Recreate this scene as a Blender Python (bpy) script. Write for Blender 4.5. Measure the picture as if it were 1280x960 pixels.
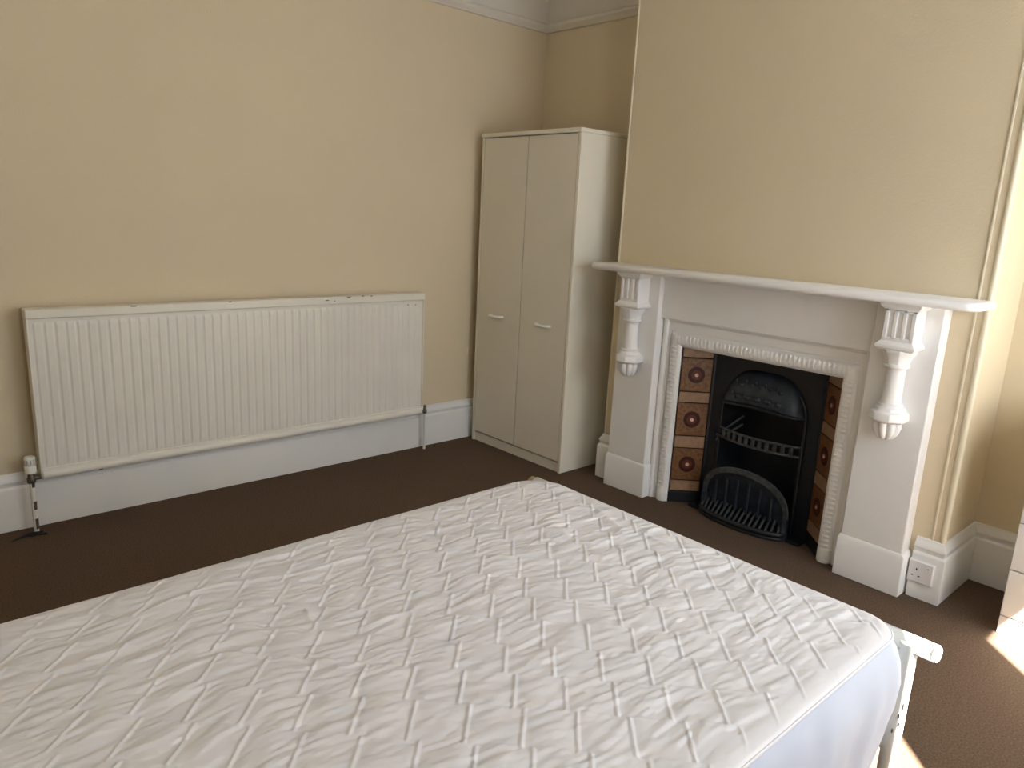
import bpy, bmesh, math, random
import numpy as np
from mathutils import Matrix, Vector

random.seed(7)
for o in list(bpy.data.objects):
    bpy.data.objects.remove(o)
SC = bpy.context.scene
COL = SC.collection

# ------------------------------------------------------------------ camera
CAM = (-3.2628, -3.3866, 1.3471)
YAW, PITCH, ROLL = math.radians(-42.6553), math.radians(-13.0021), math.radians(2.8414)
fw = Vector((-math.sin(YAW)*math.cos(PITCH), math.cos(YAW)*math.cos(PITCH), math.sin(PITCH)))
rt = Vector((math.cos(YAW), math.sin(YAW), 0))
up = rt.cross(fw)
r2 = rt*math.cos(ROLL) + up*math.sin(ROLL)
u2 = up*math.cos(ROLL) - rt*math.sin(ROLL)
cam = bpy.data.cameras.new('camera')
cam.sensor_width = 36.0
cam.lens = 919.35/1280*36
cam.clip_start = 0.02
camo = bpy.data.objects.new('camera', cam)
COL.objects.link(camo)
m = Matrix((r2, u2, -fw)).transposed().to_4x4()
m.translation = CAM
camo.matrix_world = m
SC.camera = camo

# ------------------------------------------------------------------ light
SKY_STRENGTH = 5.6
SUN_STRENGTH = 75.0
EXPOSURE = 0.22
w = bpy.data.worlds.new('sky')
SC.world = w
w.use_nodes = True
bg = w.node_tree.nodes['Background']
bg.inputs[0].default_value = (0.82, 0.89, 1.0, 1)
bg.inputs[1].default_value = SKY_STRENGTH
sun = bpy.data.lights.new('sun', 'SUN')
sun.energy = SUN_STRENGTH
sun.angle = math.radians(0.6)
sun.color = (1.0, 0.95, 0.87)
suno = bpy.data.objects.new('sun', sun)
COL.objects.link(suno)
SUNDIR = Vector((0.95, 1.0, -1.67)).normalized()
suno.rotation_euler = SUNDIR.to_track_quat('-Z', 'Y').to_euler()
suno.location = (-4, -8, 6)
SC.view_settings.view_transform = 'Standard'
SC.view_settings.look = 'None'
SC.view_settings.gamma = 1.0
SC.view_settings.use_curve_mapping = False
SC.view_settings.exposure = EXPOSURE
SC.cycles.max_bounces = 10
SC.cycles.diffuse_bounces = 8

# room numbers
D = 0.35                       # depth of the chimney breast
YF = -3.95                     # inner face of the window wall
XL = -4.3                      # inner face of the wall far from the fireplace
ZC = 2.75                      # ceiling
ZR = 2.39                      # underside of the picture rail
YC0, YC1 = -0.968, -2.622      # sides of the chimney breast
WIN = [(-1.66, -0.28, 0.72, 2.62), (-2.68, -2.30, 0.72, 2.62)]
ADDED_BLIND_Z = 1.93  # lower edge of the added, unseen cloth that cuts off the sun
for (a, b, c, d) in WIN:
    al = bpy.data.lights.new('window_portal', 'AREA')
    al.shape = 'RECTANGLE'
    al.size = b-a
    al.size_y = d-c
    al.cycles.is_portal = True
    ao = bpy.data.objects.new('window_portal', al)
    COL.objects.link(ao)
    ao.location = ((a+b)/2, YF-0.13, (c+d)/2)
    ao.rotation_euler = (math.radians(90), 0, 0)

# ------------------------------------------------------------------ helpers
class MB:
    def __init__(s):
        s.v = []; s.f = []; s.mi = []
    def add(s, vs, fs, mi=0):
        n = len(s.v)
        s.v += [tuple(p) for p in vs]
        for f in fs:
            s.f.append(tuple(i+n for i in f)); s.mi.append(mi)
        return s
    def box(s, x0, x1, y0, y1, z0, z1, mi=0):
        x0, x1 = min(x0, x1), max(x0, x1); y0, y1 = min(y0, y1), max(y0, y1); z0, z1 = min(z0, z1), max(z0, z1)
        vs = [(x, y, z) for z in (z0, z1) for (x, y) in ((x0, y0), (x1, y0), (x1, y1), (x0, y1))]
        return s.add(vs, [(3, 2, 1, 0), (4, 5, 6, 7), (0, 1, 5, 4), (1, 2, 6, 5), (2, 3, 7, 6), (3, 0, 4, 7)], mi)
    def loft(s, rings, closed=True, caps=True, mi=0):
        n = len(rings[0]); vs = [p for r in rings for p in r]; fs = []
        for i in range(len(rings)-1):
            for j in range(n if closed else n-1):
                k = (j+1) % n
                fs.append((i*n+j, i*n+k, (i+1)*n+k, (i+1)*n+j))
        if caps:
            fs.append(tuple(reversed(range(n)))); fs.append(tuple((len(rings)-1)*n+j for j in range(n)))
        return s.add(vs, fs, mi)
    def tube(s, pts, r, n=12, caps=True, mi=0):
        pts = [Vector(p) for p in pts]
        rs = r if isinstance(r, (list, tuple)) else [r]*len(pts)
        rings = []
        d = (pts[1]-pts[0]).normalized()
        a = d.orthogonal().normalized()
        for i, p in enumerate(pts):
            if i == 0: t = pts[1]-pts[0]
            elif i == len(pts)-1: t = pts[-1]-pts[-2]
            else: t = (pts[i+1]-pts[i]).normalized()+(pts[i]-pts[i-1]).normalized()
            t.normalize()
            a = (a - t*a.dot(t)).normalized(); b = t.cross(a)
            rings.append([p+(a*math.cos(2*math.pi*k/n)+b*math.sin(2*math.pi*k/n))*rs[i] for k in range(n)])
        return s.loft(rings, True, caps, mi)
    def lathe(s, prof, c, axis='z', n=24, rot=0.0, mi=0):
        rings = []
        for (r, h) in prof:
            ring = []
            for k in range(n):
                t = 2*math.pi*k/n+rot
                a, b = r*math.cos(t), r*math.sin(t)
                if axis == 'z': ring.append((c[0]+a, c[1]+b, c[2]+h))
                elif axis == 'x': ring.append((c[0]+h, c[1]+a, c[2]+b))
                else: ring.append((c[0]+b, c[1]+h, c[2]+a))
            rings.append(ring)
        return s.loft(rings, True, True, mi)
    def ellipsoid(s, c, rx, ry, rz, nu=10, nv=6, mi=0):
        prof = [(math.sin(math.pi*(i+0.02)/(nv+0.04)), -math.cos(math.pi*(i+0.02)/(nv+0.04))) for i in range(nv+1)]
        rings = [[(c[0]+rx*r*math.cos(2*math.pi*k/nu), c[1]+ry*r*math.sin(2*math.pi*k/nu), c[2]+rz*h) for k in range(nu)] for r, h in prof]
        return s.loft(rings, True, True, mi)
    def extrude(s, poly, f0, f1, mi=0):
        # poly: list of 2-D points; f0/f1 turn one of them into a 3-D point at either end
        return s.loft([[f0(p) for p in poly], [f1(p) for p in poly]], True, True, mi)

ORIGIN = {}
def build(name, mb, mats, parent=None, bevel=0.0, smooth=False, segs=2, angle=40):
    off = ORIGIN.get(parent.name, (0, 0, 0)) if parent else (0, 0, 0)
    me = bpy.data.meshes.new(name)
    me.from_pydata([(p[0]-off[0], p[1]-off[1], p[2]-off[2]) for p in mb.v], [], mb.f)
    mats = mats if isinstance(mats, (list, tuple)) else [mats]
    for mt in mats: me.materials.append(mt)
    me.polygons.foreach_set('material_index', mb.mi)
    bm = bmesh.new(); bm.from_mesh(me)
    bmesh.ops.recalc_face_normals(bm, faces=bm.faces)
    bm.to_mesh(me); bm.free()
    me.update()
    o = bpy.data.objects.new(name, me)
    COL.objects.link(o)
    if parent:
        o.parent = parent
        ORIGIN[o.name] = off
    if bevel:
        b = o.modifiers.new('bevel', 'BEVEL'); b.width = bevel; b.segments = segs; b.limit_method = 'ANGLE'; b.angle_limit = math.radians(angle)
        b.harden_normals = False
    if smooth or bevel:
        me.polygons.foreach_set('use_smooth', [True]*len(me.polygons))
        me.set_sharp_from_angle(angle=math.radians(48))
    return o

def thing(name, loc, label, cat, group=None):
    e = bpy.data.objects.new(name, None)
    COL.objects.link(e)
    e.location = loc; e.empty_display_size = 0.1
    ORIGIN[e.name] = tuple(loc)
    e['label'] = label; e['category'] = cat
    if group: e['group'] = group
    return e

def tag(o, label, cat, group=None):
    o['label'] = label; o['category'] = cat
    if group: o['group'] = group
    return o

def struct(name, mb, mats, label=None, **k):
    o = build(name, mb, mats, **k)
    o['kind'] = 'structure'
    if label: o['label'] = label
    return o

def copy_part(o, parent, loc):
    c = o.copy(); COL.objects.link(c); c.parent = parent; c.location = loc
    ORIGIN[c.name] = ORIGIN.get(parent.name, (0, 0, 0))
    return c

# ------------------------------------------------------------------ materials
def mat(name, col, rough=0.5, spec=0.5, metal=0.0, var=0.0, vscale=8.0, bump=0.0, bscale=200.0, bdist=0.002, col2=None, coord='Object'):
    mt = bpy.data.materials.new(name)
    mt.use_nodes = True
    nt = mt.node_tree; N = nt.nodes; L = nt.links
    b = N['Principled BSDF']
    b.inputs['Base Color'].default_value = (*col, 1)
    b.inputs['Roughness'].default_value = rough
    b.inputs['Specular IOR Level'].default_value = spec
    b.inputs['Metallic'].default_value = metal
    tc = N.new('ShaderNodeTexCoord')
    if var or col2:
        nz = N.new('ShaderNodeTexNoise'); nz.inputs['Scale'].default_value = vscale; nz.inputs['Detail'].default_value = 5
        L.new(tc.outputs[coord], nz.inputs['Vector'])
        rp = N.new('ShaderNodeValToRGB')
        c2 = col2 if col2 else tuple(c*(1-var) for c in col)
        rp.color_ramp.elements[0].position = 0.3; rp.color_ramp.elements[1].position = 0.7
        rp.color_ramp.elements[0].color = (*c2, 1); rp.color_ramp.elements[1].color = (*col, 1)
        L.new(nz.outputs['Fac'], rp.inputs['Fac']); L.new(rp.outputs['Color'], b.inputs['Base Color'])
    if bump:
        n2 = N.new('ShaderNodeTexNoise'); n2.inputs['Scale'].default_value = bscale; n2.inputs['Detail'].default_value = 4
        L.new(tc.outputs[coord], n2.inputs['Vector'])
        bp = N.new('ShaderNodeBump'); bp.inputs['Strength'].default_value = bump; bp.inputs['Distance'].default_value = bdist
        L.new(n2.outputs['Fac'], bp.inputs['Height']); L.new(bp.outputs['Normal'], b.inputs['Normal'])
    return mt

M = {}
M['cream'] = mat('cream_wall_paint', (0.685, 0.590, 0.418), 0.75, 0.25, var=0.03, vscale=2.5, bump=0.35, bscale=130, bdist=0.003)
M['frieze'] = mat('white_frieze_paint', (0.70, 0.66, 0.58), 0.8, 0.2, bump=0.2, bscale=120)
M['ceiling'] = mat('ceiling_paint', (0.83, 0.82, 0.79), 0.85, 0.2, bump=0.2, bscale=120)
M['gloss'] = mat('white_gloss_woodwork', (0.865, 0.86, 0.84), 0.32, 0.5, var=0.03, vscale=6, bump=0.08, bscale=25, bdist=0.004)
M['skirt'] = mat('white_skirting_gloss', (0.79, 0.79, 0.77), 0.35, 0.5, var=0.04, vscale=5, bump=0.08, bscale=25, bdist=0.004)
M['bead'] = mat('cream_bead_paint', (0.74, 0.67, 0.50), 0.5, 0.4, bump=0.1, bscale=60)
M['carpet'] = mat('brown_carpet', (0.175, 0.120, 0.083), 0.95, 0.05, bump=0.9, bscale=420, bdist=0.006, col2=(0.100, 0.066, 0.044), vscale=160)
M['rad'] = mat('radiator_enamel', (0.78, 0.755, 0.68), 0.38, 0.5, var=0.05, vscale=7, bump=0.05, bscale=30)
M['radcap'] = mat('radiator_cap_enamel', (0.79, 0.76, 0.66), 0.38, 0.5, var=0.07, vscale=9)
M['chip'] = mat('bare_metal_chip', (0.10, 0.075, 0.055), 0.6, 0.4, var=0.4, vscale=60)
M['plastic'] = mat('white_plastic', (0.80, 0.79, 0.74), 0.4, 0.5)
M['gripgrey'] = mat('grey_plastic', (0.38, 0.37, 0.33), 0.5, 0.4)
M['brass'] = mat('tarnished_brass', (0.20, 0.17, 0.13), 0.45, 0.5, metal=0.7, var=0.5, vscale=80)
M['laminate'] = mat('white_laminate', (0.78, 0.74, 0.62), 0.42, 0.45, bump=0.03, bscale=300)
M['door'] = mat('white_laminate_door', (0.75, 0.705, 0.60), 0.45, 0.45, bump=0.03, bscale=300)
M['gap'] = mat('dark_gap', (0.05, 0.045, 0.04), 0.9, 0.1)
M['iron'] = mat('black_cast_iron', (0.010, 0.012, 0.015), 0.45, 0.5, var=0.4, vscale=30, bump=0.3, bscale=90, bdist=0.002)
M['ironworn'] = mat('worn_grey_iron', (0.075, 0.08, 0.08), 0.5, 0.5, var=0.6, vscale=40, bump=0.3, bscale=90)
M['ironblue'] = mat('blued_cast_iron', (0.022, 0.030, 0.042), 0.45, 0.5, var=0.6, vscale=25, bump=0.3, bscale=90)
M['tile'] = mat('speckled_ochre_tile', (0.23, 0.105, 0.032), 0.4, 0.6, col2=(0.10, 0.038, 0.013), vscale=70, bump=0.1, bscale=120)
M['tilered'] = mat('oxblood_glaze', (0.050, 0.008, 0.006), 0.4, 0.35, var=0.3, vscale=60)
M['tilerust'] = mat('rust_glaze', (0.13, 0.032, 0.012), 0.4, 0.35, var=0.3, vscale=60)
M['tilepink'] = mat('pale_pink_glaze', (0.60, 0.42, 0.34), 0.2, 0.6)
M['buff'] = mat('buff_tile_strip', (0.36, 0.225, 0.135), 0.3, 0.5, var=0.25, vscale=40)
M['grout'] = mat('dark_grout', (0.05, 0.03, 0.02), 0.9, 0.1)
M['socket'] = mat('white_socket_plastic', (0.74, 0.73, 0.73), 0.3, 0.5)
M['socket2'] = mat('socket_shade_plastic', (0.66, 0.65, 0.66), 0.35, 0.5)
M['black'] = mat('black_plastic', (0.015, 0.015, 0.017), 0.6, 0.3)
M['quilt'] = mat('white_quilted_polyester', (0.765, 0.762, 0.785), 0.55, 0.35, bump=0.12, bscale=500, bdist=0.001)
M['skirtcloth'] = mat('white_knit_side_shade_tint', (0.55, 0.60, 0.70), 0.7, 0.25, bump=0.15, bscale=600, bdist=0.001)  # bluish shade on the white knit is put into its colour
M['tube'] = mat('white_painted_steel', (0.80, 0.83, 0.80), 0.3, 0.5, var=0.04, vscale=20)
M['tan'] = mat('tan_plastic_cap', (0.42, 0.33, 0.20), 0.5, 0.4)
M['slat'] = mat('pine_slat', (0.50, 0.36, 0.21), 0.6, 0.3, var=0.2, vscale=20)
M['added_blind'] = mat('added_blind_cloth', (0.75, 0.74, 0.70), 0.9, 0.1)
M['drawer'] = mat('white_drawer_laminate', (0.77, 0.755, 0.71), 0.42, 0.45)

# ------------------------------------------------------------------ room shell
T = 0.12
struct('floor', MB().box(XL-T, T, YF-T, T, -0.1, 0), M['carpet'], 'dark brown short pile carpet')
struct('ceiling', MB().box(XL-T, T, YF-T, T, ZC, ZC+0.1), M['ceiling'], 'white ceiling')
def wall_x(x0, x1, y0, y1):
    return MB().box(x0, x1, y0, y1, 0, ZR+0.02, 0).box(x0, x1, y0, y1, ZR+0.02, ZC, 1)
CW = [M['cream'], M['frieze']]
struct('wall_back', wall_x(XL-T, T, 0, T), CW, 'cream painted wall behind the radiator')
struct('wall_right', wall_x(0, T, YF-T, 0), CW, 'cream painted alcove wall on the fireplace side')
struct('wall_left', wall_x(XL-T, XL, YF-T, 0), CW)
# window wall with its openings
mb = MB()
xs = sorted([XL, 0] + [v for q in WIN for v in q[:2]])
for i in range(len(xs)-1):
    a, b = xs[i], xs[i+1]
    hole = [q for q in WIN if q[0] <= a+1e-6 and q[1] >= b-1e-6]
    if not hole:
        mb.box(a, b, YF-T, YF, 0, ZC)
    else:
        mb.box(a, b, YF-T, YF, 0, hole[0][2]); mb.box(a, b, YF-T, YF, hole[0][3], ZC)
struct('wall_front', mb, M['cream'])
for n, (a, b, c, d) in enumerate(WIN):
    fr = MB(); ft = 0.035
    fr.box(a, a+ft, YF-0.10, YF-0.05, c, d).box(b-ft, b, YF-0.10, YF-0.05, c, d).box(a, b, YF-0.10, YF-0.05, c, c+ft).box(a, b, YF-0.10, YF-0.05, d-ft, d)
    wo = struct('window_%d' % (n+1), fr, M['gloss'])
    if n == 0:
        build('added_sun_blind', MB().box(a+0.01, b-0.01, YF-0.045, YF-0.042, ADDED_BLIND_Z, d).tube([(a+0.01, YF-0.043, ADDED_BLIND_Z), (b-0.01, YF-0.043, ADDED_BLIND_Z)], 0.008), M['added_blind'], wo)  # unseen, added so the sun patch on the carpet ends where it does
    build('window_sill', MB().box(a-0.05, b+0.05, YF-0.05, YF+0.06, c-0.03, c), M['gloss'], wo, bevel=0.006)
# chimney breast, with the fireplace opening
OY0, OY1, OZ = -1.338, -2.236, 0.85
mb = MB()
for (z0, z1, mi) in ((0, OZ, 0), (OZ, ZR+0.02, 0), (ZR+0.02, ZC, 1)):
    if z0 == 0:
        mb.box(-D, 0, YC0, OY0, z0, z1, mi).box(-D, 0, OY1, YC1, z0, z1, mi).box(-0.06, 0, OY0, OY1, z0, z1, mi)
    else:
        mb.box(-D, 0, YC0, YC1, z0, z1, mi)
struct('wall_chimney_breast', mb, CW, 'cream chimney breast above the white mantelpiece')

# profiles run along a path of plan points (room side on the left hand of the path)
def run_profile(path, prof):
    # path: list of (x, y); prof: list of (out, z)
    pts = [Vector(p) for p in path]; rings = []
    for i, p in enumerate(pts):
        ns = []
        if i > 0: d = (pts[i]-pts[i-1]).normalized(); ns.append(Vector((d.y, -d.x)))
        if i < len(pts)-1: d = (pts[i+1]-pts[i]).normalized(); ns.append(Vector((d.y, -d.x)))
        if len(ns) == 2:
            mn = (ns[0]+ns[1]).normalized(); k = 1/mn.dot(ns[0])
        else: mn = ns[0]; k = 1
        rings.append([(p.x+mn.x*k*o, p.y+mn.y*k*o, z) for (o, z) in prof])
    return MB().loft(rings, True, True)
SK = [(0, 0), (0.024, 0), (0.024, 0.172), (0.021, 0.180), (0.016, 0.184), (0.016, 0.196), (0.020, 0.202), (0.018, 0.212), (0.010, 0.224), (0.007, 0.236), (0, 0.238)]
struct('baseboard_back', run_profile([(XL, 0), (0, 0)], SK), M['skirt'], 'tall white moulded skirting board under the radiator', bevel=0.0015)
struct('baseboard_right_alcove', run_profile([(0, -0.03), (0, YC0), (-D, YC0), (-D, -1.048)], SK), M['skirt'], bevel=0.0015)
struct('baseboard_chimney_breast', run_profile([(-D, -2.532), (-D, YC1), (0, YC1), (0, YF)], SK), M['skirt'], 'tall white moulded skirting board around the chimney breast', bevel=0.0015)
struct('baseboard_left', run_profile([(XL, YF), (XL, 0)], SK), M['skirt'])
struct('baseboard_front', run_profile([(0, YF), (XL, YF)], SK), M['skirt'])
PR = [(0, ZR), (0.012, ZR+0.002), (0.016, ZR+0.012), (0.028, ZR+0.020), (0.034, ZR+0.032), (0.030, ZR+0.044), (0.020, ZR+0.050), (0.010, ZR+0.052), (0, ZR+0.052)]
struct('trim_1', run_profile([(XL, 0), (0, 0), (0, YC0), (-D, YC0), (-D, YC1), (0, YC1), (0, YF)], PR), M['frieze'], 'white picture rail running round the top of the walls', bevel=0.001)
# staff beads on the two corners of the breast
for k, yc in ((2, YC0), (3, YC1)):
    s = 1 if yc == YC0 else -1
    mb = MB()
    mb.tube([(-D+0.004, yc-s*0.004, 0.235), (-D+0.004, yc-s*0.004, ZR+0.01)], 0.0075 if s > 0 else 0.011, 14)
    if s < 0: mb.box(-D-0.005, -D+0.002, yc-s*0.034, yc-s*0.042, 0.235, ZR+0.005)
    struct('trim_%d' % k, mb, M['bead'], 'cream painted staff bead on the corner of the chimney breast', bevel=0.002)

# ------------------------------------------------------------------ wardrobe
WX0, WX1, WY0, WY1, WH = -0.5205, -0.165, -0.82, -0.0705, 1.773
wd = thing('wardrobe', ((WX0+WX1)/2, (WY0+WY1)/2, 0), 'tall white two-door wardrobe standing in the corner beside the chimney breast', 'wardrobe')
t = 0.018
build('side_panel', MB().box(WX0, WX1, WY0, WY0+t, 0, WH-0.022), M['laminate'], wd, bevel=0.002)
build('side_panel', MB().box(WX0, WX1, WY1-t, WY1, 0, WH-0.022), M['laminate'], wd, bevel=0.002)
build('top_panel', MB().box(WX0-0.008, WX1, WY0-0.003, WY1+0.003, WH-0.022, WH), M['laminate'], wd, bevel=0.005)
build('back_panel', MB().box(WX1-0.006, WX1-0.001, WY0+t, WY1-t, 0.06, WH-0.022), M['laminate'], wd)
build('base_panel', MB().box(WX0+0.03, WX1-0.006, WY0+t, WY1-t, 0.062, 0.08), M['laminate'], wd)
build('plinth', MB().box(WX0+0.010, WX0+0.026, WY0+t, WY1-t, 0, 0.052), M['door'], wd, bevel=0.001)
ym = (WY0+WY1)/2
for (a, b) in ((WY1-t-0.003, ym+0.0028), (ym-0.0028, WY0+t+0.0045)):
    d = build('door', MB().box(WX0+0.001, WX0+0.018, a, b, 0.062, WH-0.0265), M['door'], wd, bevel=0.0015)
    yc = -0.258 if a > -0.3 else -0.634
    pts = [(WX0, yc+0.048, 0.779), (WX0-0.012, yc+0.047, 0.779), (WX0-0.021, yc+0.036, 0.779), (WX0-0.025, yc+0.015, 0.779), (WX0-0.025, yc-0.015, 0.779), (WX0-0.021, yc-0.036, 0.779), (WX0-0.012, yc-0.047, 0.779), (WX0, yc-0.048, 0.779)]
    build('handle', MB().tube([(WX0+(p[0]-WX0)*1.25, p[1], p[2]) for p in pts], 0.0068, 10), M['plastic'], d, smooth=True)

# ------------------------------------------------------------------ radiator
RX0, RX1, RZ0, RZ1 = -2.7595, -0.9147, 0.22, 0.905
ra = thing('radiator', ((RX0+RX1)/2, -0.06, 0), 'long cream-white panel radiator with vertical flutes fixed to the cream wall', 'radiator')
NF = 48
x_a, x_b = RX0+0.016, RX1-0.016
pitch = (x_b-x_a)/NF
zs = [RZ0+0.045, RZ0+0.055, RZ0+0.068, RZ1-0.070, RZ1-0.060, RZ1-0.052]
zk = [0.0, 0.6, 1.0, 1.0, 0.6, 0.0]
sec = [(0.0, 0.0), (0.08, 0.0), (0.26, 1.0), (0.80, 1.0), (0.96, 0.0)]
cols = [(RX0, 0)]+[(x_a+(i+u)*pitch, h) for i in range(NF) for (u, h) in sec]+[(x_b, 0), (RX1, 0)]
mb = MB()
n = len(cols)
vs = [(x, -0.091-0.0038*h*k, z) for z, k in zip(zs, zk) for (x, h) in cols]
fs = [(i*n+j, i*n+j+1, (i+1)*n+j+1, (i+1)*n+j) for i in range(len(zs)-1) for j in range(n-1)]
mb.add(vs, fs)
mb.box(RX0, RX1, -0.090, -0.045, RZ0+0.004, RZ1-0.01)
build('fluted_panel', mb, M['rad'], ra)
build('top_cap', MB().box(RX0-0.004, RX1+0.004, -0.104, -0.036, RZ1-0.038, RZ1), M['radcap'], ra, bevel=0.005)
build('bottom_rail', MB().tube([(RX0+0.004, -0.090, RZ0+0.020), (RX1-0.004, -0.090, RZ0+0.020)], 0.021, 14).box(RX0, RX1, -0.098, -0.090, RZ0+0.03, RZ0+0.046), M['rad'], ra, smooth=True)
for x in (RX0-0.002, RX1-0.004):
    build('side_strip', MB().box(x, x+0.006, -0.100, -0.040, RZ0+0.01, RZ1-0.03), M['rad'], ra, bevel=0.002)
for x in (RX0+0.25, RX1-0.25):
    build('wall_bracket', MB().box(x-0.02, x+0.02, -0.046, -0.001, RZ0+0.08, RZ1-0.08), M['rad'], ra)
# small chips in the paint of the cap
for (x, z, wdt) in ((-2.38, RZ1-0.004, 0.03), (-1.98, RZ1-0.003, 0.02), (-1.50, RZ1-0.016, 0.022), (-1.46, RZ1-0.020, 0.010), (-1.38, RZ1-0.004, 0.03), (-1.25, RZ1-0.003, 0.016), (-1.02, RZ1-0.06, 0.012), (-0.97, RZ1-0.062, 0.010), (-1.30, RZ1-0.002, 0.02), (-2.55, RZ0+0.006, 0.02)):
    y = -0.1045 if z > RZ1-0.05 else (-0.0985 if z > 0.5 else -0.1105)
    build('paint_chip', MB().ellipsoid((x, y+0.0006, z), wdt/2, 0.0012, 0.0022, 8, 4), M['chip'], ra)
# thermostatic valve on the far end of the flow pipe
VX, VY = -2.792, -0.075
vh = build('valve_head', MB().lathe([(0.012, 0), (0.020, 0.003), (0.021, 0.030), (0.019, 0.032), (0.0185, 0.036), (0.0205, 0.039), (0.0205, 0.064), (0.017, 0.070), (0.006, 0.072)], (VX, VY, 0.248), n=20), M['plastic'], ra, smooth=True)
for k in range(5):
    a = math.radians(200+k*35)
    build('grip_slot', MB().box(VX+0.0205*math.cos(a)-0.0018, VX+0.0205*math.cos(a)+0.0018, VY+0.0205*math.sin(a)-0.0018, VY+0.0205*math.sin(a)+0.0018, 0.290, 0.309), M['gripgrey'], vh)
build('valve_body', MB().lathe([(0.013, 0), (0.016, 0.004), (0.016, 0.020), (0.012, 0.026), (0.012, 0.040)], (VX, VY, 0.208), n=12).tube([(VX, VY, 0.228), (RX0+0.03, VY, 0.228)], 0.010, 10), M['brass'], ra, smooth=True)
pp = build('flow_pipe', MB().tube([(VX, VY, 0.0), (VX, VY, 0.21)], 0.0095, 12), M['rad'], ra, smooth=True)
for z, h in ((0.012, 0.045), (0.095, 0.035), (0.190, 0.022)):
    build('paint_chip', MB().tube([(VX+0.001, VY-0.0008, z), (VX+0.0015, VY-0.001, z+h)], [0.0092, 0.0094], 10), M['chip'], pp)
LX, LY = -0.872, -0.068
build('lockshield_valve', MB().lathe([(0.009, 0), (0.012, 0.004), (0.012, 0.022), (0.009, 0.026), (0.009, 0.046), (0.005, 0.05)], (LX, LY, 0.212), n=12).tube([(LX, LY, 0.226), (RX1-0.03, LY, 0.226)], 0.009, 10), M['brass'], ra, smooth=True)
build('return_pipe', MB().tube([(LX, LY, 0.0), (LX, LY, 0.214)], 0.0075, 12), M['rad'], ra, smooth=True)
# frayed black scrap on the carpet at the pipe
mb = MB()
for pts in ([(-2.885, -0.135, 0.004), (-2.85, -0.115, 0.006), (-2.815, -0.100, 0.007), (-2.775, -0.105, 0.005)], [(-2.815, -0.100, 0.007), (-2.80, -0.120, 0.006), (-2.765, -0.130, 0.004)], [(-2.84, -0.110, 0.006), (-2.815, -0.125, 0.006), (-2.79, -0.118, 0.005)]):
    mb.tube(pts, [0.002, 0.0045, 0.005, 0.003][:len(pts)], 8)
tag(build('cable_scrap', mb, M['black'], smooth=True), 'small black frayed scrap lying on the carpet below the radiator valve', 'scrap')

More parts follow.
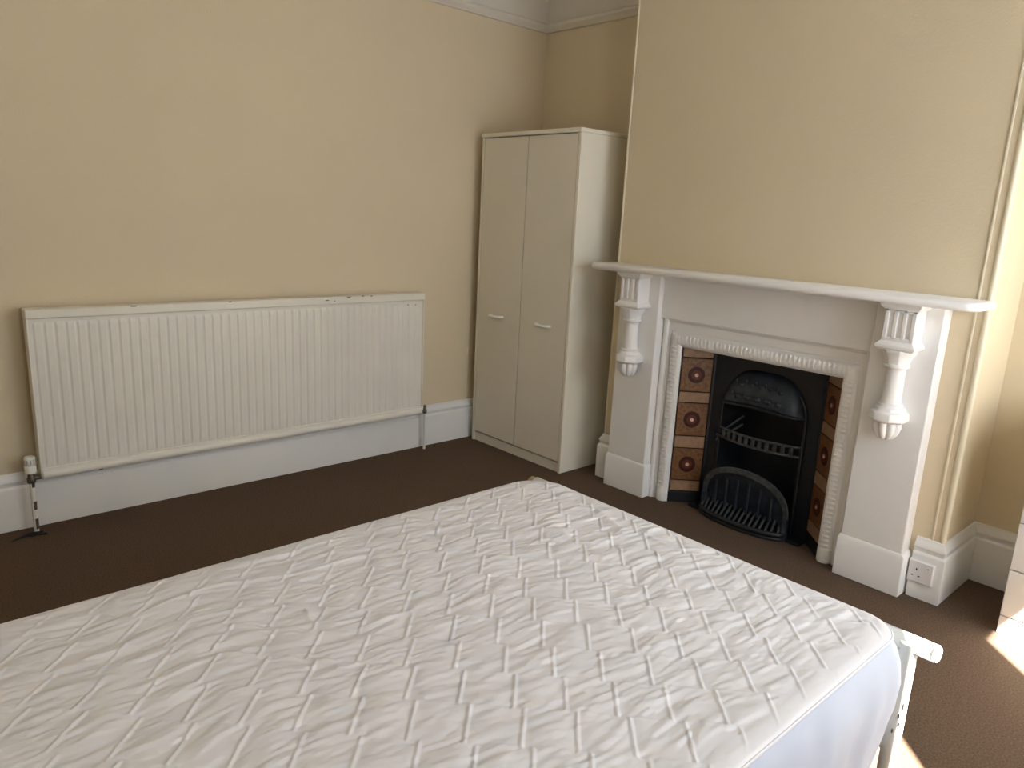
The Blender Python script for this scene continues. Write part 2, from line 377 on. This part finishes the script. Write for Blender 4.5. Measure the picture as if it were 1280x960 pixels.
# ------------------------------------------------------------------ fire surround
fs_ = thing('fire_surround', (-D-0.05, -1.787, 0), 'white painted wooden mantelpiece with carved corbels around the fireplace', 'mantelpiece')
PD = 0.078
def S(d): return -D-d
PIL = ((-1.052, -1.306), (-2.270, -2.524))
for (ya, yb) in PIL:
    yc = (ya+yb)/2
    p = build('pilaster', MB().box(S(0), S(PD-0.006), ya-0.008, yb+0.012, 0.0, 1.106), M['gloss'], fs_, bevel=0.005, segs=3)
    build('plinth_block', MB().loft([[(S(0), ya, 0), (S(PD+0.002), ya, 0), (S(PD+0.002), yb, 0), (S(0), yb, 0)], [(S(0), ya, 0.158), (S(PD+0.002), ya, 0.158), (S(PD+0.002), yb, 0.158), (S(0), yb, 0.158)], [(S(0), ya-0.006, 0.172), (S(PD-0.005), ya-0.006, 0.172), (S(PD-0.005), yb+0.008, 0.172), (S(0), yb+0.008, 0.172)]]), M['gloss'], p, bevel=0.003)
    # corbel
    cb = build('corbel', MB().box(S(PD-0.01), S(PD+0.068), yc-0.054, yc+0.054, 0.968, 1.09), M['gloss'], fs_, bevel=0.002)
    mb = MB()
    fx0, fx1 = S(PD+0.066), S(PD+0.078)
    for k in range(4):
        y = yc-0.054+k*0.0308
        mb.box(fx0, fx1, y, y+0.0156, 0.975, 1.085)
    mb.box(fx0, fx1, yc-0.054, yc+0.054, 0.968, 0.984).box(fx0, fx1, yc-0.054, yc+0.054, 1.074, 1.09)
    build('fluting', mb, M['gloss'], cb, bevel=0.003)
    build('cap_moulding', MB().loft([[(S(PD-0.01), yc-h, z), (S(PD+d), yc-h, z), (S(PD+d), yc+h, z), (S(PD-0.01), yc+h, z)] for (h, d, z) in ((0.056, 0.080, 1.082), (0.068, 0.092, 1.094), (0.070, 0.094, 1.108))]), M['gloss'], cb, bevel=0.002)
    build('neck_moulding', MB().loft([[(S(PD-0.01), yc-h, z), (S(PD+d), yc-h, z), (S(PD+d), yc+h, z), (S(PD-0.01), yc+h, z)] for (h, d, z) in ((0.058, 0.084, 0.938), (0.068, 0.093, 0.946), (0.068, 0.093, 0.956), (0.056, 0.081, 0.970))]), M['gloss'], cb, bevel=0.002)
    ax = S(PD+0.036)
    k8 = 1/math.cos(math.pi/8)
    build('capital', MB().lathe([(0.058*k8, 0.940), (0.054*k8, 0.930), (0.043*k8, 0.910), (0.038*k8, 0.892), (0.036*k8, 0.884)], (ax, yc, 0), n=8, rot=math.pi/8), M['gloss'], cb, bevel=0.001)
    build('column', MB().lathe([(0.036, 0.890), (0.043, 0.886), (0.043, 0.878), (0.034, 0.872), (0.032, 0.86), (0.034, 0.76), (0.035, 0.742), (0.043, 0.738), (0.043, 0.728), (0.036, 0.724)], (ax, yc, 0), n=24), M['gloss'], cb, smooth=True)
    build('column_base', MB().lathe([(0.044*k8, 0.730), (0.050*k8, 0.722), (0.050*k8, 0.716), (0.062*k8, 0.708), (0.064*k8, 0.682), (0.052*k8, 0.672)], (ax, yc, 0), n=8, rot=math.pi/8), M['gloss'], cb, bevel=0.0015)
    for k in range(5):
        a = math.radians(90+k*45)
        dx, dy = math.cos(a), math.sin(a)
        pts = [(ax+dx*0.036, yc+dy*0.036, 0.676), (ax+dx*0.037, yc+dy*0.037, 0.655), (ax+dx*0.031, yc+dy*0.031, 0.632), (ax+dx*0.020, yc+dy*0.020, 0.614), (ax+dx*0.010, yc+dy*0.010, 0.607)]
        build('pendant_reed', MB().tube(pts, [0.013, 0.0145, 0.0135, 0.010, 0.004], 12), M['gloss'], cb, smooth=True)
# frieze board and architrave
build('frieze_board', MB().box(S(0), S(0.045), -1.292, -2.284, 0.902, 1.108), M['gloss'], fs_, bevel=0.004)
mb = MB()
AO = [(-1.290, 0.0), (-1.290, 0.91), (-2.286, 0.91), (-2.286, 0.0)]
AI = [(-1.337, 0.0), (-1.337, 0.851), (-2.237, 0.851), (-2.237, 0.0)]
mb.loft([[(S(0), y, z) for y, z in AO], [(S(0.016), y, z) for y, z in AO], [(S(0.016), y, z) for y, z in AI], [(S(0), y, z) for y, z in AI]], False, False)
build('architrave', mb, M['gloss'], fs_, bevel=0.002)
for (ya, z1) in ((-1.312, 0.902), (-2.262, 0.902)):
    build('inner_moulding', MB().tube([(S(0.016), ya, 0), (S(0.016), ya, z1)], 0.014, 14), M['gloss'], fs_, smooth=True)
build('inner_moulding', MB().tube([(S(0.012), -1.318, 0.896), (S(0.012), -2.258, 0.896)], 0.010, 14), M['gloss'], fs_, smooth=True)
# shelf: plan with clipped front corners, rounded edge
def shelf_ring(inset, z):
    y0, y1, d, c = -0.936-inset, -2.640+inset, 0.192-inset, 0.045
    return [(S(0), y0, z), (S(d-c), y0, z), (S(d-c*0.3), y0-c*0.3, z), (S(d), y0-c, z), (S(d), y1+c, z), (S(d-c*0.3), y1+c*0.3, z), (S(d-c), y1, z), (S(0), y1, z)]
build('shelf', MB().loft([shelf_ring(0.010, 1.106), shelf_ring(0.003, 1.110), shelf_ring(0.0, 1.118), shelf_ring(0.0, 1.126), shelf_ring(0.003, 1.133), shelf_ring(0.008, 1.137)]), M['gloss'], fs_, smooth=True)
build('bed_moulding', MB().extrude([(0.0, 1.086), (0.052, 1.086), (0.056, 1.094), (0.066, 1.100), (0.070, 1.108), (0, 1.108)], lambda p: (S(p[0]), -1.29, p[1]), lambda p: (S(p[0]), -2.286, p[1])), M['gloss'], fs_, bevel=0.001)

# ------------------------------------------------------------------ fireplace insert
fi = thing('fireplace_insert', (-D+0.05, -1.787, 0), 'black cast iron fireplace with patterned brown tiles and white ornamental frame', 'fireplace')
FY0, FY1, FZ = -1.338, -2.236, 0.850     # outer edge of the frame
FWD = 0.066
# frame: flat backing and half round moulding
mb = MB()
FO = [(FY0, 0.0), (FY0, FZ), (FY1, FZ), (FY1, 0.0)]
FI = [(FY0-FWD, 0.0), (FY0-FWD, FZ-FWD-0.008), (FY1+FWD, FZ-FWD-0.008), (FY1+FWD, 0.0)]
mb.loft([[(S(-0.02), y, z) for y, z in FO], [(S(0.008), y, z) for y, z in FO], [(S(0.008), y, z) for y, z in FI], [(S(-0.02), y, z) for y, z in FI]], False, False)
ring_prof = [(0.006, 0.006), (0.010, 0.018), (0.018, 0.027), (0.028, 0.030), (0.038, 0.027), (0.046, 0.018), (0.050, 0.004), (0.050, -0.015)]
rings = []
for (corner) in (('a', 0), ('b', 0), ('c', 0), ('d', 0)):
    r = []
    for (o, d) in ring_prof:
        o = o*1.32; ot = o*1.12
        if corner[0] == 'a': r.append((S(d), FY0-o, 0.0))
        if corner[0] == 'b': r.append((S(d), FY0-o, FZ-ot))
        if corner[0] == 'c': r.append((S(d), FY1+o, FZ-ot))
        if corner[0] == 'd': r.append((S(d), FY1+o, 0.0))
    rings.append(r)
mb.loft(rings, False, False)
fr = build('frame', mb, M['gloss'], fi, smooth=True)
mb = MB()
z = 0.075
while z < FZ-0.06:
    for y, sg in ((FY0-0.034, 1), (FY1+0.034, -1)):
        mb.ellipsoid((S(0.0245), y, z), 0.007, 0.021, 0.0085, 8, 5)
        mb.ellipsoid((S(0.018), y-0.018*sg, z+0.010), 0.007, 0.007, 0.004, 6, 4)
    z += 0.0205
y = FY0-0.035
while y > FY1+0.035:
    mb.ellipsoid((S(0.0245), y, FZ-0.038), 0.007, 0.0085, 0.023, 8, 5)
    mb.ellipsoid((S(0.018), y-0.010, FZ-0.056), 0.007, 0.004, 0.007, 6, 4)
    y -= 0.0205
eo = build('egg_and_dart_ornament', mb, M['gloss'], fr, smooth=True)
eo['kind'] = 'stuff'
for y in (FY0-0.034, FY1+0.034):
    build('foot_block', MB().lathe([(0.031, 0.0), (0.0325, 0.004), (0.0325, 0.056), (0.030, 0.062)], (S(0.001), y, 0), n=16), M['gloss'], fr, smooth=True)
# splayed tile cheeks
TW = 0.150
TILES = ((0.723, 0.564), (0.503, 0.344), (0.276, 0.117))
BARS = ((0.775, 0.729), (0.558, 0.509), (0.338, 0.282), (0.111, 0.060))
tile_proto = {}
for side in (0, 1):
    y0, y1 = (-1.402, -1.510) if side == 0 else (-2.172, -2.064)
    A = Vector((-D+0.004, y0, 0)); B = Vector((-D+0.114, y1, 0))
    dv = (B-A).normalized(); nv = Vector((-dv.y, dv.x, 0))
    if nv.x > 0: nv = -nv
    L = (B-A).length
    def P(u, h, z, A=A, dv=dv, nv=nv): return A+dv*u+nv*h+Vector((0, 0, z))
    def pbox(mb, u0, u1, h0, h1, z0, z1, P=P):
        vs = [P(u, h, z) for z in (z0, z1) for (u, h) in ((u0, h0), (u1, h0), (u1, h1), (u0, h1))]
        return mb.add(vs, [(3, 2, 1, 0), (4, 5, 6, 7), (0, 1, 5, 4), (1, 2, 6, 5), (2, 3, 7, 6), (3, 0, 4, 7)])
    ch = build('tile_cheek', pbox(MB(), -0.03, L+0.006, -0.016, 0, 0, 0.80), M['grout'], fi)
    pf = build('retaining_strip', pbox(pbox(MB(), L-0.006, L+0.008, -0.002, 0.010, 0, 0.80), -0.01, L+0.008, -0.001, 0.008, 0, 0.052), M['iron'], fi, bevel=0.002)
    for (z1, z0) in TILES:
        tl = build('tile', pbox(MB(), 0.002, L-0.008, 0, 0.006, z0, z1), M['tile'], ch, bevel=0.0015)
        uc, zc = L/2-0.003, (z0+z1)/2
        def disc(r0, r1, h, mt, nm, n=20, P=P, uc=uc, zc=zc):
            ring = lambda r, hh: [P(uc+r*math.cos(2*math.pi*k/n), hh, zc+r*math.sin(2*math.pi*k/n)) for k in range(n)]
            return build(nm, MB().loft([ring(r0, 0.005), ring(r0*0.97, h), ring(max(r1, 0.001), h)], True, True), mt, tl, smooth=True)
        disc(0.041, 0.0, 0.0068, M['tilered'], 'tile_rosette')
        disc(0.024, 0.0, 0.0078, M['tilerust'], 'tile_rosette_centre')
        disc(0.009, 0.003, 0.0105, M['tilepink'], 'tile_boss')
    for (z1, z0) in BARS:
        build('buff_tile', pbox(MB(), 0.002, L-0.008, 0, 0.006, z0, z1), M['buff'], ch, bevel=0.0015)
# cast iron middle: plate with an arched opening
PY0, PY1, PX = -1.505, -2.069, -D+0.112
cy = (PY0+PY1)/2
nA = 20
def arch(r_y, zb, zt, x):     # arch outline, from one foot over to the other
    return [(x, cy+r_y*math.cos(math.pi*i/nA), zb+(zt-zb)*max(0.0, math.sin(math.pi*i/nA))**0.75) for i in range(nA+1)]
def outer(x, y0, y1, zt):
    o = []
    for i in range(nA+1):
        t = math.pi*i/nA
        c, s = math.cos(t), math.sin(t)
        k = 1/max(abs(c), abs(s))
        o.append((x, cy+(y0-y1)/2*c*k, zt*min(1, max(0.0, s*k))))
    return o
mb = MB()
op = [(PX, cy+0.205, 0.0)]+arch(0.205, 0.50, 0.70, PX)+[(PX, cy-0.205, 0.0)]
def outer_for(pts, x):
    res = []
    for i, (x_, y, z) in enumerate(pts):
        if i == 0: res.append((x, PY0, 0.0)); continue
        if i == len(pts)-1: res.append((x, PY1, 0.0)); continue
        t = (i-1)/(len(pts)-3)
        L1, L2 = 0.80-0.5, PY0-PY1
        s = t*(2*L1+L2)
        if s < L1: res.append((x, PY0, 0.5+s))
        elif s < L1+L2: res.append((x, PY0-(s-L1), 0.80))
        else: res.append((x, PY1, 0.80-(s-L1-L2)))
    return res
oo = outer_for(op, PX)
back = [(p[0]+0.012, p[1], p[2]) for p in op]
mb.loft([oo, op, back], False, False)
build('iron_plate', mb, M['iron'], fi)
# firebox behind the arch
mb = MB()
bk = [(-0.085, cy+(p[1]-cy)*0.85, p[2]*0.95) for p in op]
mb.loft([back, bk], False, False)
mb.add(bk, [tuple(range(len(bk)))])
build('firebox', mb, M['iron'], fi)
# raised border of the arch
build('arch_rib', MB().tube([(p[0]-0.004, p[1], p[2]) for p in op], 0.009, 10), M['iron'], fi, smooth=True)
# hood with cast relief: bulging arched panel
mb = MB(); rings = []
for j in range(9):
    f = j/8
    ring = []
    for i in range(25):
        t = i/24
        y = cy+0.198*(1-2*t)
        ztop = 0.545+0.17*max(0.0, 1-abs(1-2*t)**3.2)**0.6
        z = 0.545+(ztop-0.545)*f + 0.03*(1-(1-2*t)**2)*(1-f)*0.4
        bulge = 0.07*math.cos(f*math.pi/2)**0.8*(max(0.0, 1-(1-2*t)**4))**0.5
        ring.append((PX-0.004-bulge, y, z))
    rings.append(ring)
mb.loft(rings, False, False)
hd = build('hood', mb, M['ironblue'], fi, smooth=True)
sl = hd.modifiers.new('solid', 'SOLIDIFY'); sl.thickness = 0.006
mb = MB()
for k in range(-2, 3):
    for (f, rr) in ((0.30, 0.016), (0.62, 0.013)):
        yy = cy+k*0.052*(1-0.15*f)
        t = (1-(yy-cy)/0.198)/2
        ztop = 0.545+0.17*max(0.0, 1-abs(1-2*t)**3.2)**0.6
        z = 0.545+(ztop-0.545)*f
        bulge = 0.07*math.cos(f*math.pi/2)**0.8*(max(0.0, 1-(1-2*t)**4))**0.5
        mb.ellipsoid((PX-0.006-bulge, yy, z), 0.007, rr, rr*0.8, 8, 5)
        mb.ellipsoid((PX-0.006-bulge, yy+0.024, z+0.014), 0.006, 0.006, 0.012, 6, 4)
rl = build('cast_relief', mb, M['ironblue'], hd, smooth=True)
rl['kind'] = 'stuff'
build('hood_lip', MB().tube([(PX-0.008-0.07*(max(0.0, 1-(1-2*t)**4))**0.5, cy+0.2*(1-2*t), 0.545+0.012*(1-(1-2*t)**2)) for t in [i/16 for i in range(17)]], 0.006, 8), M['iron'], hd, smooth=True)
# upper front bars: a bowed ribbon with uprights
def bow(t, depth): return PX-0.01-depth*(1-(1-2*t)**2)
BR = build('grate_front', MB().tube([(bow(t, 0.05), cy+0.2*(1-2*t), 0.415) for t in [i/14 for i in range(15)]], 0.006, 8).tube([(bow(t, 0.05), cy+0.2*(1-2*t), 0.372) for t in [i/14 for i in range(15)]], 0.006, 8), M['ironworn'], fi, smooth=True)
for i in range(1, 12):
    t = i/12
    build('grate_bar', MB().box(bow(t, 0.05)-0.005, bow(t, 0.05)+0.005, cy+0.2*(1-2*t)-0.008, cy+0.2*(1-2*t)+0.008, 0.372, 0.415), M['ironworn'], BR, bevel=0.002)
for k, (za, zb) in enumerate(((0.40, 0.47), (0.372, 0.43))):
    build('side_bar', MB().tube([(PX-0.012, cy+0.215, za-0.03), (PX+0.07, cy+0.13, zb)], 0.006, 8), M['ironworn'], fi, smooth=True)
# ash cover: arched plate leaning in the lower opening
rings = []
for (sc_, x) in ((1.0, PX-0.075), (1.0, PX-0.062), (0.91, PX-0.062), (0.91, PX-0.075)):
    rings.append([(x-0.03*math.sin(math.pi*i/nA), cy+0.218*sc_*math.cos(math.pi*i/nA), 0.06*sc_+0.212*sc_*max(0.0, math.sin(math.pi*i/nA))**0.6) for i in range(nA+1)])
rings.append(rings[0])
ac = build('ash_cover', MB().loft(rings, False, False), M['ironworn'], fi, smooth=True)
mb = MB()
pl = [(PX-0.060-0.03*math.sin(math.pi*i/nA), cy+0.2*math.cos(math.pi*i/nA), 0.055+0.195*max(0.0, math.sin(math.pi*i/nA))**0.6) for i in range(nA+1)]
mb.add(pl, [tuple(range(len(pl)))])
cp = build('cover_plate', mb, M['ironblue'], ac)
sd = cp.modifiers.new('solid', 'SOLIDIFY'); sd.thickness = 0.005
for i in range(6):
    y = cy+0.14-i*0.056
    h = 0.055+0.195*math.sin(math.acos((y-cy)/0.2))**0.6
    build('cover_rib', MB().tube([(PX-0.073-0.02*math.sin(math.acos((y-cy)/0.2)), y, 0.07), (PX-0.073-0.02*math.sin(math.acos((y-cy)/0.2)), y, h-0.035)], 0.006, 8), M['ironblue'], ac, smooth=True)
for s in (1, -1):
    build('cover_leg', MB().tube([(PX-0.070, cy+s*0.203, 0.10), (PX-0.075, cy+s*0.203, 0.0)], [0.017, 0.020], 10), M['ironblue'], ac, smooth=True)
# bottom fret with sloping slats and a bowed rim
rim = [(PX-0.075-0.075*math.sin(math.pi*t), cy+0.21*math.cos(math.pi*t), 0.030) for t in [i/18 for i in range(19)]]
bf = build('bottom_fret', MB().tube(rim, 0.012, 10).tube([(p[0]+0.005, p[1], 0.008) for p in rim], 0.010, 8), M['iron'], fi, smooth=True)
for i in range(17):
    t = (i+1)/18
    y = cy+0.21*math.cos(math.pi*t)
    y = cy+0.195-0.390*(i/16)
    xx = PX-0.075-0.075*math.sqrt(max(0.0, 1-((y-cy)/0.21)**2))
    build('slat', MB().tube([(xx, y, 0.036), (PX-0.066, y+0.012, 0.075)], 0.0055, 8), M['ironworn'], bf, smooth=True)
build('hearth_plate', MB().box(PX-0.08, -0.07, PY0, PY1, 0.0, 0.012), M['iron'], fi)

# ------------------------------------------------------------------ socket
SX = -D-0.024
so = thing('wall_socket', (SX, -2.573, 0.109), 'white square switched wall socket on the skirting beside the mantelpiece', 'socket')
sy, sz = -2.573, 0.109
build('face_plate', MB().box(SX, SX-0.010, sy-0.043, sy+0.043, sz-0.043, sz+0.043), M['socket'], so, bevel=0.004)
build('back_box', MB().box(SX+0.0005, SX-0.004, sy-0.045, sy+0.045, sz-0.045, sz+0.045), M['socket2'], so, bevel=0.002)
for (dy, dz, a, b) in ((0.014, 0.010, 0.002, 0.0045), (0.026, -0.016, 0.0038, 0.002), (0.003, -0.016, 0.0038, 0.002)):
    build('pin_hole', MB().box(SX-0.0095, SX-0.0104, sy+dy-a, sy+dy+a, sz+dz-b, sz+dz+b), M['black'], so)
build('rocker_switch', MB().box(SX-0.009, SX-0.0125, sy-0.032, sy-0.020, sz+0.006, sz+0.028), M['socket'], so, bevel=0.001)
build('switch_mark', MB().box(SX-0.0124, SX-0.0127, sy-0.029, sy-0.023, sz+0.024, sz+0.0262), M['tilered'], so)

# ------------------------------------------------------------------ chest of drawers
CX0, CX1, CYA, CYB, CH = -0.400, -0.03, -2.845, -3.50, 0.775
cd = thing('chest_of_drawers', ((CX0+CX1)/2, (CYA+CYB)/2, 0), 'low white chest of drawers in the alcove by the sunlit carpet', 'drawers')
build('carcass', MB().box(CX0+0.018, CX1, CYA, CYB, 0.0, CH-0.02), M['drawer'], cd, bevel=0.002)
build('top', MB().box(CX0-0.006, CX1, CYA+0.004, CYB-0.004, CH-0.02, CH), M['drawer'], cd, bevel=0.003)
build('plinth', MB().box(CX0+0.004, CX0+0.018, CYA, CYB, 0, 0.066), M['drawer'], cd, bevel=0.001)
for k in range(4):
    z0 = 0.071+k*0.1715
    dr = build('drawer', MB().box(CX0, CX0+0.018, CYA, CYB, z0, z0+0.168), M['drawer'], cd, bevel=0.0025)
    yc = (CYA+CYB)/2
    build('handle', MB().tube([(CX0, yc+0.048, z0+0.1), (CX0-0.015, yc+0.046, z0+0.1), (CX0-0.024, yc+0.03, z0+0.1), (CX0-0.024, yc-0.03, z0+0.1), (CX0-0.015, yc-0.046, z0+0.1), (CX0, yc-0.048, z0+0.1)], 0.0055, 8), M['plastic'], dr, smooth=True)

# ------------------------------------------------------------------ bed
BX0, BX1, BY0, BY1, BZ = -3.500, -1.600, -2.905, -1.733, 0.505
bd = thing('bed_frame', ((BX0+BX1)/2, (BY0+BY1)/2, 0), 'white tubular metal bed frame under the quilted mattress', 'bed frame')
FX, FZB = -1.574, 0.452
for (x, nm) in ((FX, 'foot_rail'), (-3.545, 'head_rail')):
    rl = build(nm, MB().tube([(x, -2.968, FZB), (x, -2.972, FZB), (x, -1.700, FZB), (x, -1.696, FZB)], [0.018, 0.0215, 0.0215, 0.018], 20), M['tube'], bd, smooth=True)
    for yy, s in ((-2.972, -1), (-1.696, 1)):
        build('end_cap', MB().lathe([(0.0185, -0.001), (0.0185, 0.018), (0.013, 0.024)] if s > 0 else [(0.015, -0.006), (0.0185, -0.003), (0.0185, 0.001)], (x, yy, FZB), axis='y', n=20), M['tan'] if s > 0 else M['tube'], rl, smooth=True)
    for yy in (-2.915, -1.76):
        lg = build('leg', MB().tube([(x, yy, 0.0), (x, yy, FZB)], 0.0195, 16), M['tube'], bd, smooth=True)
        for (dz, dx, sc_) in ((0.30, -0.012, 0.011), (0.275, -0.016, 0.007), (0.255, -0.014, 0.005), (0.235, -0.019, 0.006)) if (x == FX and yy < -2) else ():
            build('paint_chip', MB().ellipsoid((x+dx, yy-math.sqrt(0.0195**2-dx*dx)+0.001, dz), 0.004, 0.002, sc_, 8, 5), M['chip'], lg)
for yy in (-2.80, -1.82):
    build('side_rail', MB().box(-3.545, FX, yy-0.012, yy+0.012, 0.16, 0.20), M['tube'], bd, bevel=0.003)
for k in range(14):
    x = -3.46+k*0.14
    build('slat', MB().box(x-0.03, x+0.03, -2.80, -1.82, 0.198, 0.208), M['slat'], bd)
for x in (FX, -3.545):
    build('cross_tube', MB().tube([(x, -2.915, 0.18), (x, -1.76, 0.18)], 0.012, 12), M['tube'], bd, smooth=True)

mt_ = thing('mattress', ((BX0+BX1)/2, (BY0+BY1)/2, 0.21), 'white zigzag quilted mattress lying on the metal bed frame', 'mattress')
def hsh(ix, iy, s):
    v = np.sin(ix*127.1+iy*311.7+s*74.7)*43758.5453
    return v-np.floor(v)
def vnoise(x, y, s):
    ix, iy = np.floor(x), np.floor(y); fx, fy = x-ix, y-iy
    fx = fx*fx*fx*(fx*(fx*6-15)+10); fy = fy*fy*fy*(fy*(fy*6-15)+10)
    a, b, c, d = hsh(ix, iy, s), hsh(ix+1, iy, s), hsh(ix, iy+1, s), hsh(ix+1, iy+1, s)
    return (a*(1-fx)+b*fx)*(1-fy)+(c*(1-fx)+d*fx)*fy
RC, RE = 0.08, 0.03
STEP = 0.0031
nx, ny = int((BX1-BX0)/STEP), int((BY1-BY0)/STEP)
gx, gy = np.meshgrid(np.linspace(BX0, BX1, nx), np.linspace(BY0, BY1, ny), indexing='ij')
X, Y = gx.copy(), gy.copy()
dist = np.minimum(np.minimum(gx-BX0, BX1-gx), np.minimum(gy-BY0, BY1-gy))
for sx in (0, 1):
    for sy_ in (0, 1):
        rc = 0.125 if (sx, sy_) == (1, 1) else RC
        cx_ = BX0+rc if sx == 0 else BX1-rc
        cy_ = BY0+rc if sy_ == 0 else BY1-rc
        a = (cx_-gx)/rc if sx == 0 else (gx-cx_)/rc
        b = (cy_-gy)/rc if sy_ == 0 else (gy-cy_)/rc
        mk = (a > 0) & (b > 0)
        h_ = np.hypot(a, b)+1e-9; r_ = np.maximum(a, b)
        na, nb = a/h_*r_, b/h_*r_
        X = np.where(mk, cx_+(-1 if sx == 0 else 1)*na*rc, X)
        Y = np.where(mk, cy_+(-1 if sy_ == 0 else 1)*nb*rc, Y)
        dist = np.where(mk, rc*(1-r_), dist)
# quilting: continuous diagonal stitch lines with staggered cross stitches between them
wx = 0.006*(vnoise(X*7, Y*7, 1)-0.5); wy = 0.006*(vnoise(X*7, Y*7, 2)-0.5)
e1 = -(X+wx+1.968)*0.7071-(Y+wy+1.994)*0.7071
e2 = (X+wx+1.968)*0.7071-(Y+wy+1.994)*0.7071
PW = 0.0965
row = np.floor(e1/PW); fr_ = e1/PW-row
PG = 0.0935
g = (e2-0.0205*row)/PG; g = g-np.floor(g)
d_cross = np.minimum(fr_, 1-fr_)*PW
d_steep = np.minimum(g, 1-g)*PG
edge = 0.3*np.clip(dist/0.022, 0, 1)+0.7*np.clip(dist/0.05, 0, 1)
puff = 0.0034*(np.clip(np.sin(np.pi*g), 0, 1)**0.55)*(0.55+0.45*np.clip(np.sin(np.pi*fr_), 0, 1)**0.6)
stitch = 0.0036*np.exp(-(d_steep/0.0029)**2)+0.0016*np.exp(-(d_cross/0.0029)**2)
ca, sa = math.cos(math.radians(-9)), math.sin(math.radians(-9))
wxx = 0.05*(vnoise(X*5, Y*5, 11)-0.5); wyy = 0.05*(vnoise(X*5, Y*5, 12)-0.5)
U = (X+wxx)*ca+(Y+wyy)*sa; V = -(X+wxx)*sa+(Y+wyy)*ca
wr = (0.15+0.85*np.clip(dist/0.07, 0, 1))*0.0042*(vnoise(U*9, V*34, 3)-0.5)+(0.1+0.9*np.clip(dist/0.07, 0, 1))*0.0034*(vnoise(U*18, V*70, 4)-0.5)+0.0026*(vnoise(U*40, V*130, 5)-0.5)
rid = np.abs(vnoise(U*4.2, V*9, 6)-0.5)*2
crease = 0.0036*np.exp(-(rid/0.085)**2)*np.clip((vnoise(X*2.3, Y*2.3, 8)-0.35)*3, 0, 1)
sag = -0.006*(vnoise(X*2.0, Y*2.4, 9)-0.5)
q_ = np.clip((RE-dist)/RE, 0, 1)
Z = BZ-0.004+(puff+stitch+wr+crease)*edge+sag*edge-0.010*(1-np.sqrt(np.clip(1-q_*q_, 0, 1)))
vs = np.stack([X, Y, Z], -1).reshape(-1, 3)
idx = np.arange(nx*ny).reshape(nx, ny)
qf = np.stack([idx[:-1, :-1], idx[1:, :-1], idx[1:, 1:], idx[:-1, 1:]], -1).reshape(-1, 4)
off = np.array(ORIGIN['mattress'])
def np_mesh(name, verts, faces, mtl, parent):
    me = bpy.data.meshes.new(name)
    me.vertices.add(len(verts)); me.vertices.foreach_set('co', (verts-off).astype(np.float32).ravel())
    me.loops.add(faces.size); me.loops.foreach_set('vertex_index', faces.astype(np.int32).ravel())
    me.polygons.add(len(faces)); me.polygons.foreach_set('loop_start', np.arange(0, faces.size, 4, dtype=np.int32))
    me.update(calc_edges=True); me.validate()
    me.materials.append(mtl)
    me.polygons.foreach_set('use_smooth', [True]*len(me.polygons))
    o = bpy.data.objects.new(name, me); COL.objects.link(o); o.parent = parent; ORIGIN[o.name] = tuple(off)
    return o
tp = np_mesh('quilted_top', vs, qf, M['quilt'], mt_)
# boundary loop -> piping and side cloth
loop = list(idx[:, 0])+list(idx[-1, 1:])+list(idx[-2::-1, -1])+list(idx[0, -2:0:-1])
bp = vs[loop]
bn = np.roll(bp, -1, 0)-np.roll(bp, 1, 0)
nrm = np.stack([bn[:, 1], -bn[:, 0]], -1); nrm /= np.linalg.norm(nrm, axis=1)[:, None]+1e-9
sub = list(range(0, len(loop), 3))
pts = [tuple(bp[i]+np.array([nrm[i, 0]*0.001, nrm[i, 1]*0.001, -0.001])) for i in sub]
pts.append(pts[0])
build('piping', MB().tube(pts, 0.0032, 6, caps=False), M['quilt'], mt_, smooth=True)
rows = []
arc = np.concatenate([[0], np.cumsum(np.linalg.norm(np.diff(bp[:, :2], axis=0), axis=1))])
prof = [(-0.004, 0.0), (-0.006, 0.006), (0.002, 0.012), (0.012, 0.03), (0.018, 0.06), (0.019, 0.10), (0.017, 0.15), (0.015, 0.20), (0.014, 0.25), (0.012, 0.272), (0.008, 0.281), (0.0, 0.283)]
for (o_, dz) in prof:
    amp = 0.018*min(1, dz/0.08)
    o_ = np.where(np.abs(nrm[:, 0]) > 0.5, min(o_, 0.0), o_)
    wv = np.where(np.abs(nrm[:, 0]) > 0.5, 0.04, 1.0)*amp*(vnoise(arc*7+dz*4, arc*0+dz*3, 21)-0.5)*1.6+np.where(np.abs(nrm[:, 0]) > 0.5, 0.04, 1.0)*amp*0.7*(vnoise(arc*17+dz*9, arc*0+dz*7, 22)-0.5)
    rows.append(np.stack([bp[:, 0]+nrm[:, 0]*(o_+wv), bp[:, 1]+nrm[:, 1]*(o_+wv), bp[:, 2]-dz+0.006*min(1, dz/0.2)*(vnoise(arc*5, arc*0, 23)-0.5)], -1))
sv = np.concatenate(rows)
nl = len(loop)
ii = np.arange(nl); jj = (ii+1) % nl
sf = np.concatenate([np.stack([k*nl+ii, k*nl+jj, (k+1)*nl+jj, (k+1)*nl+ii], -1) for k in range(len(prof)-1)])
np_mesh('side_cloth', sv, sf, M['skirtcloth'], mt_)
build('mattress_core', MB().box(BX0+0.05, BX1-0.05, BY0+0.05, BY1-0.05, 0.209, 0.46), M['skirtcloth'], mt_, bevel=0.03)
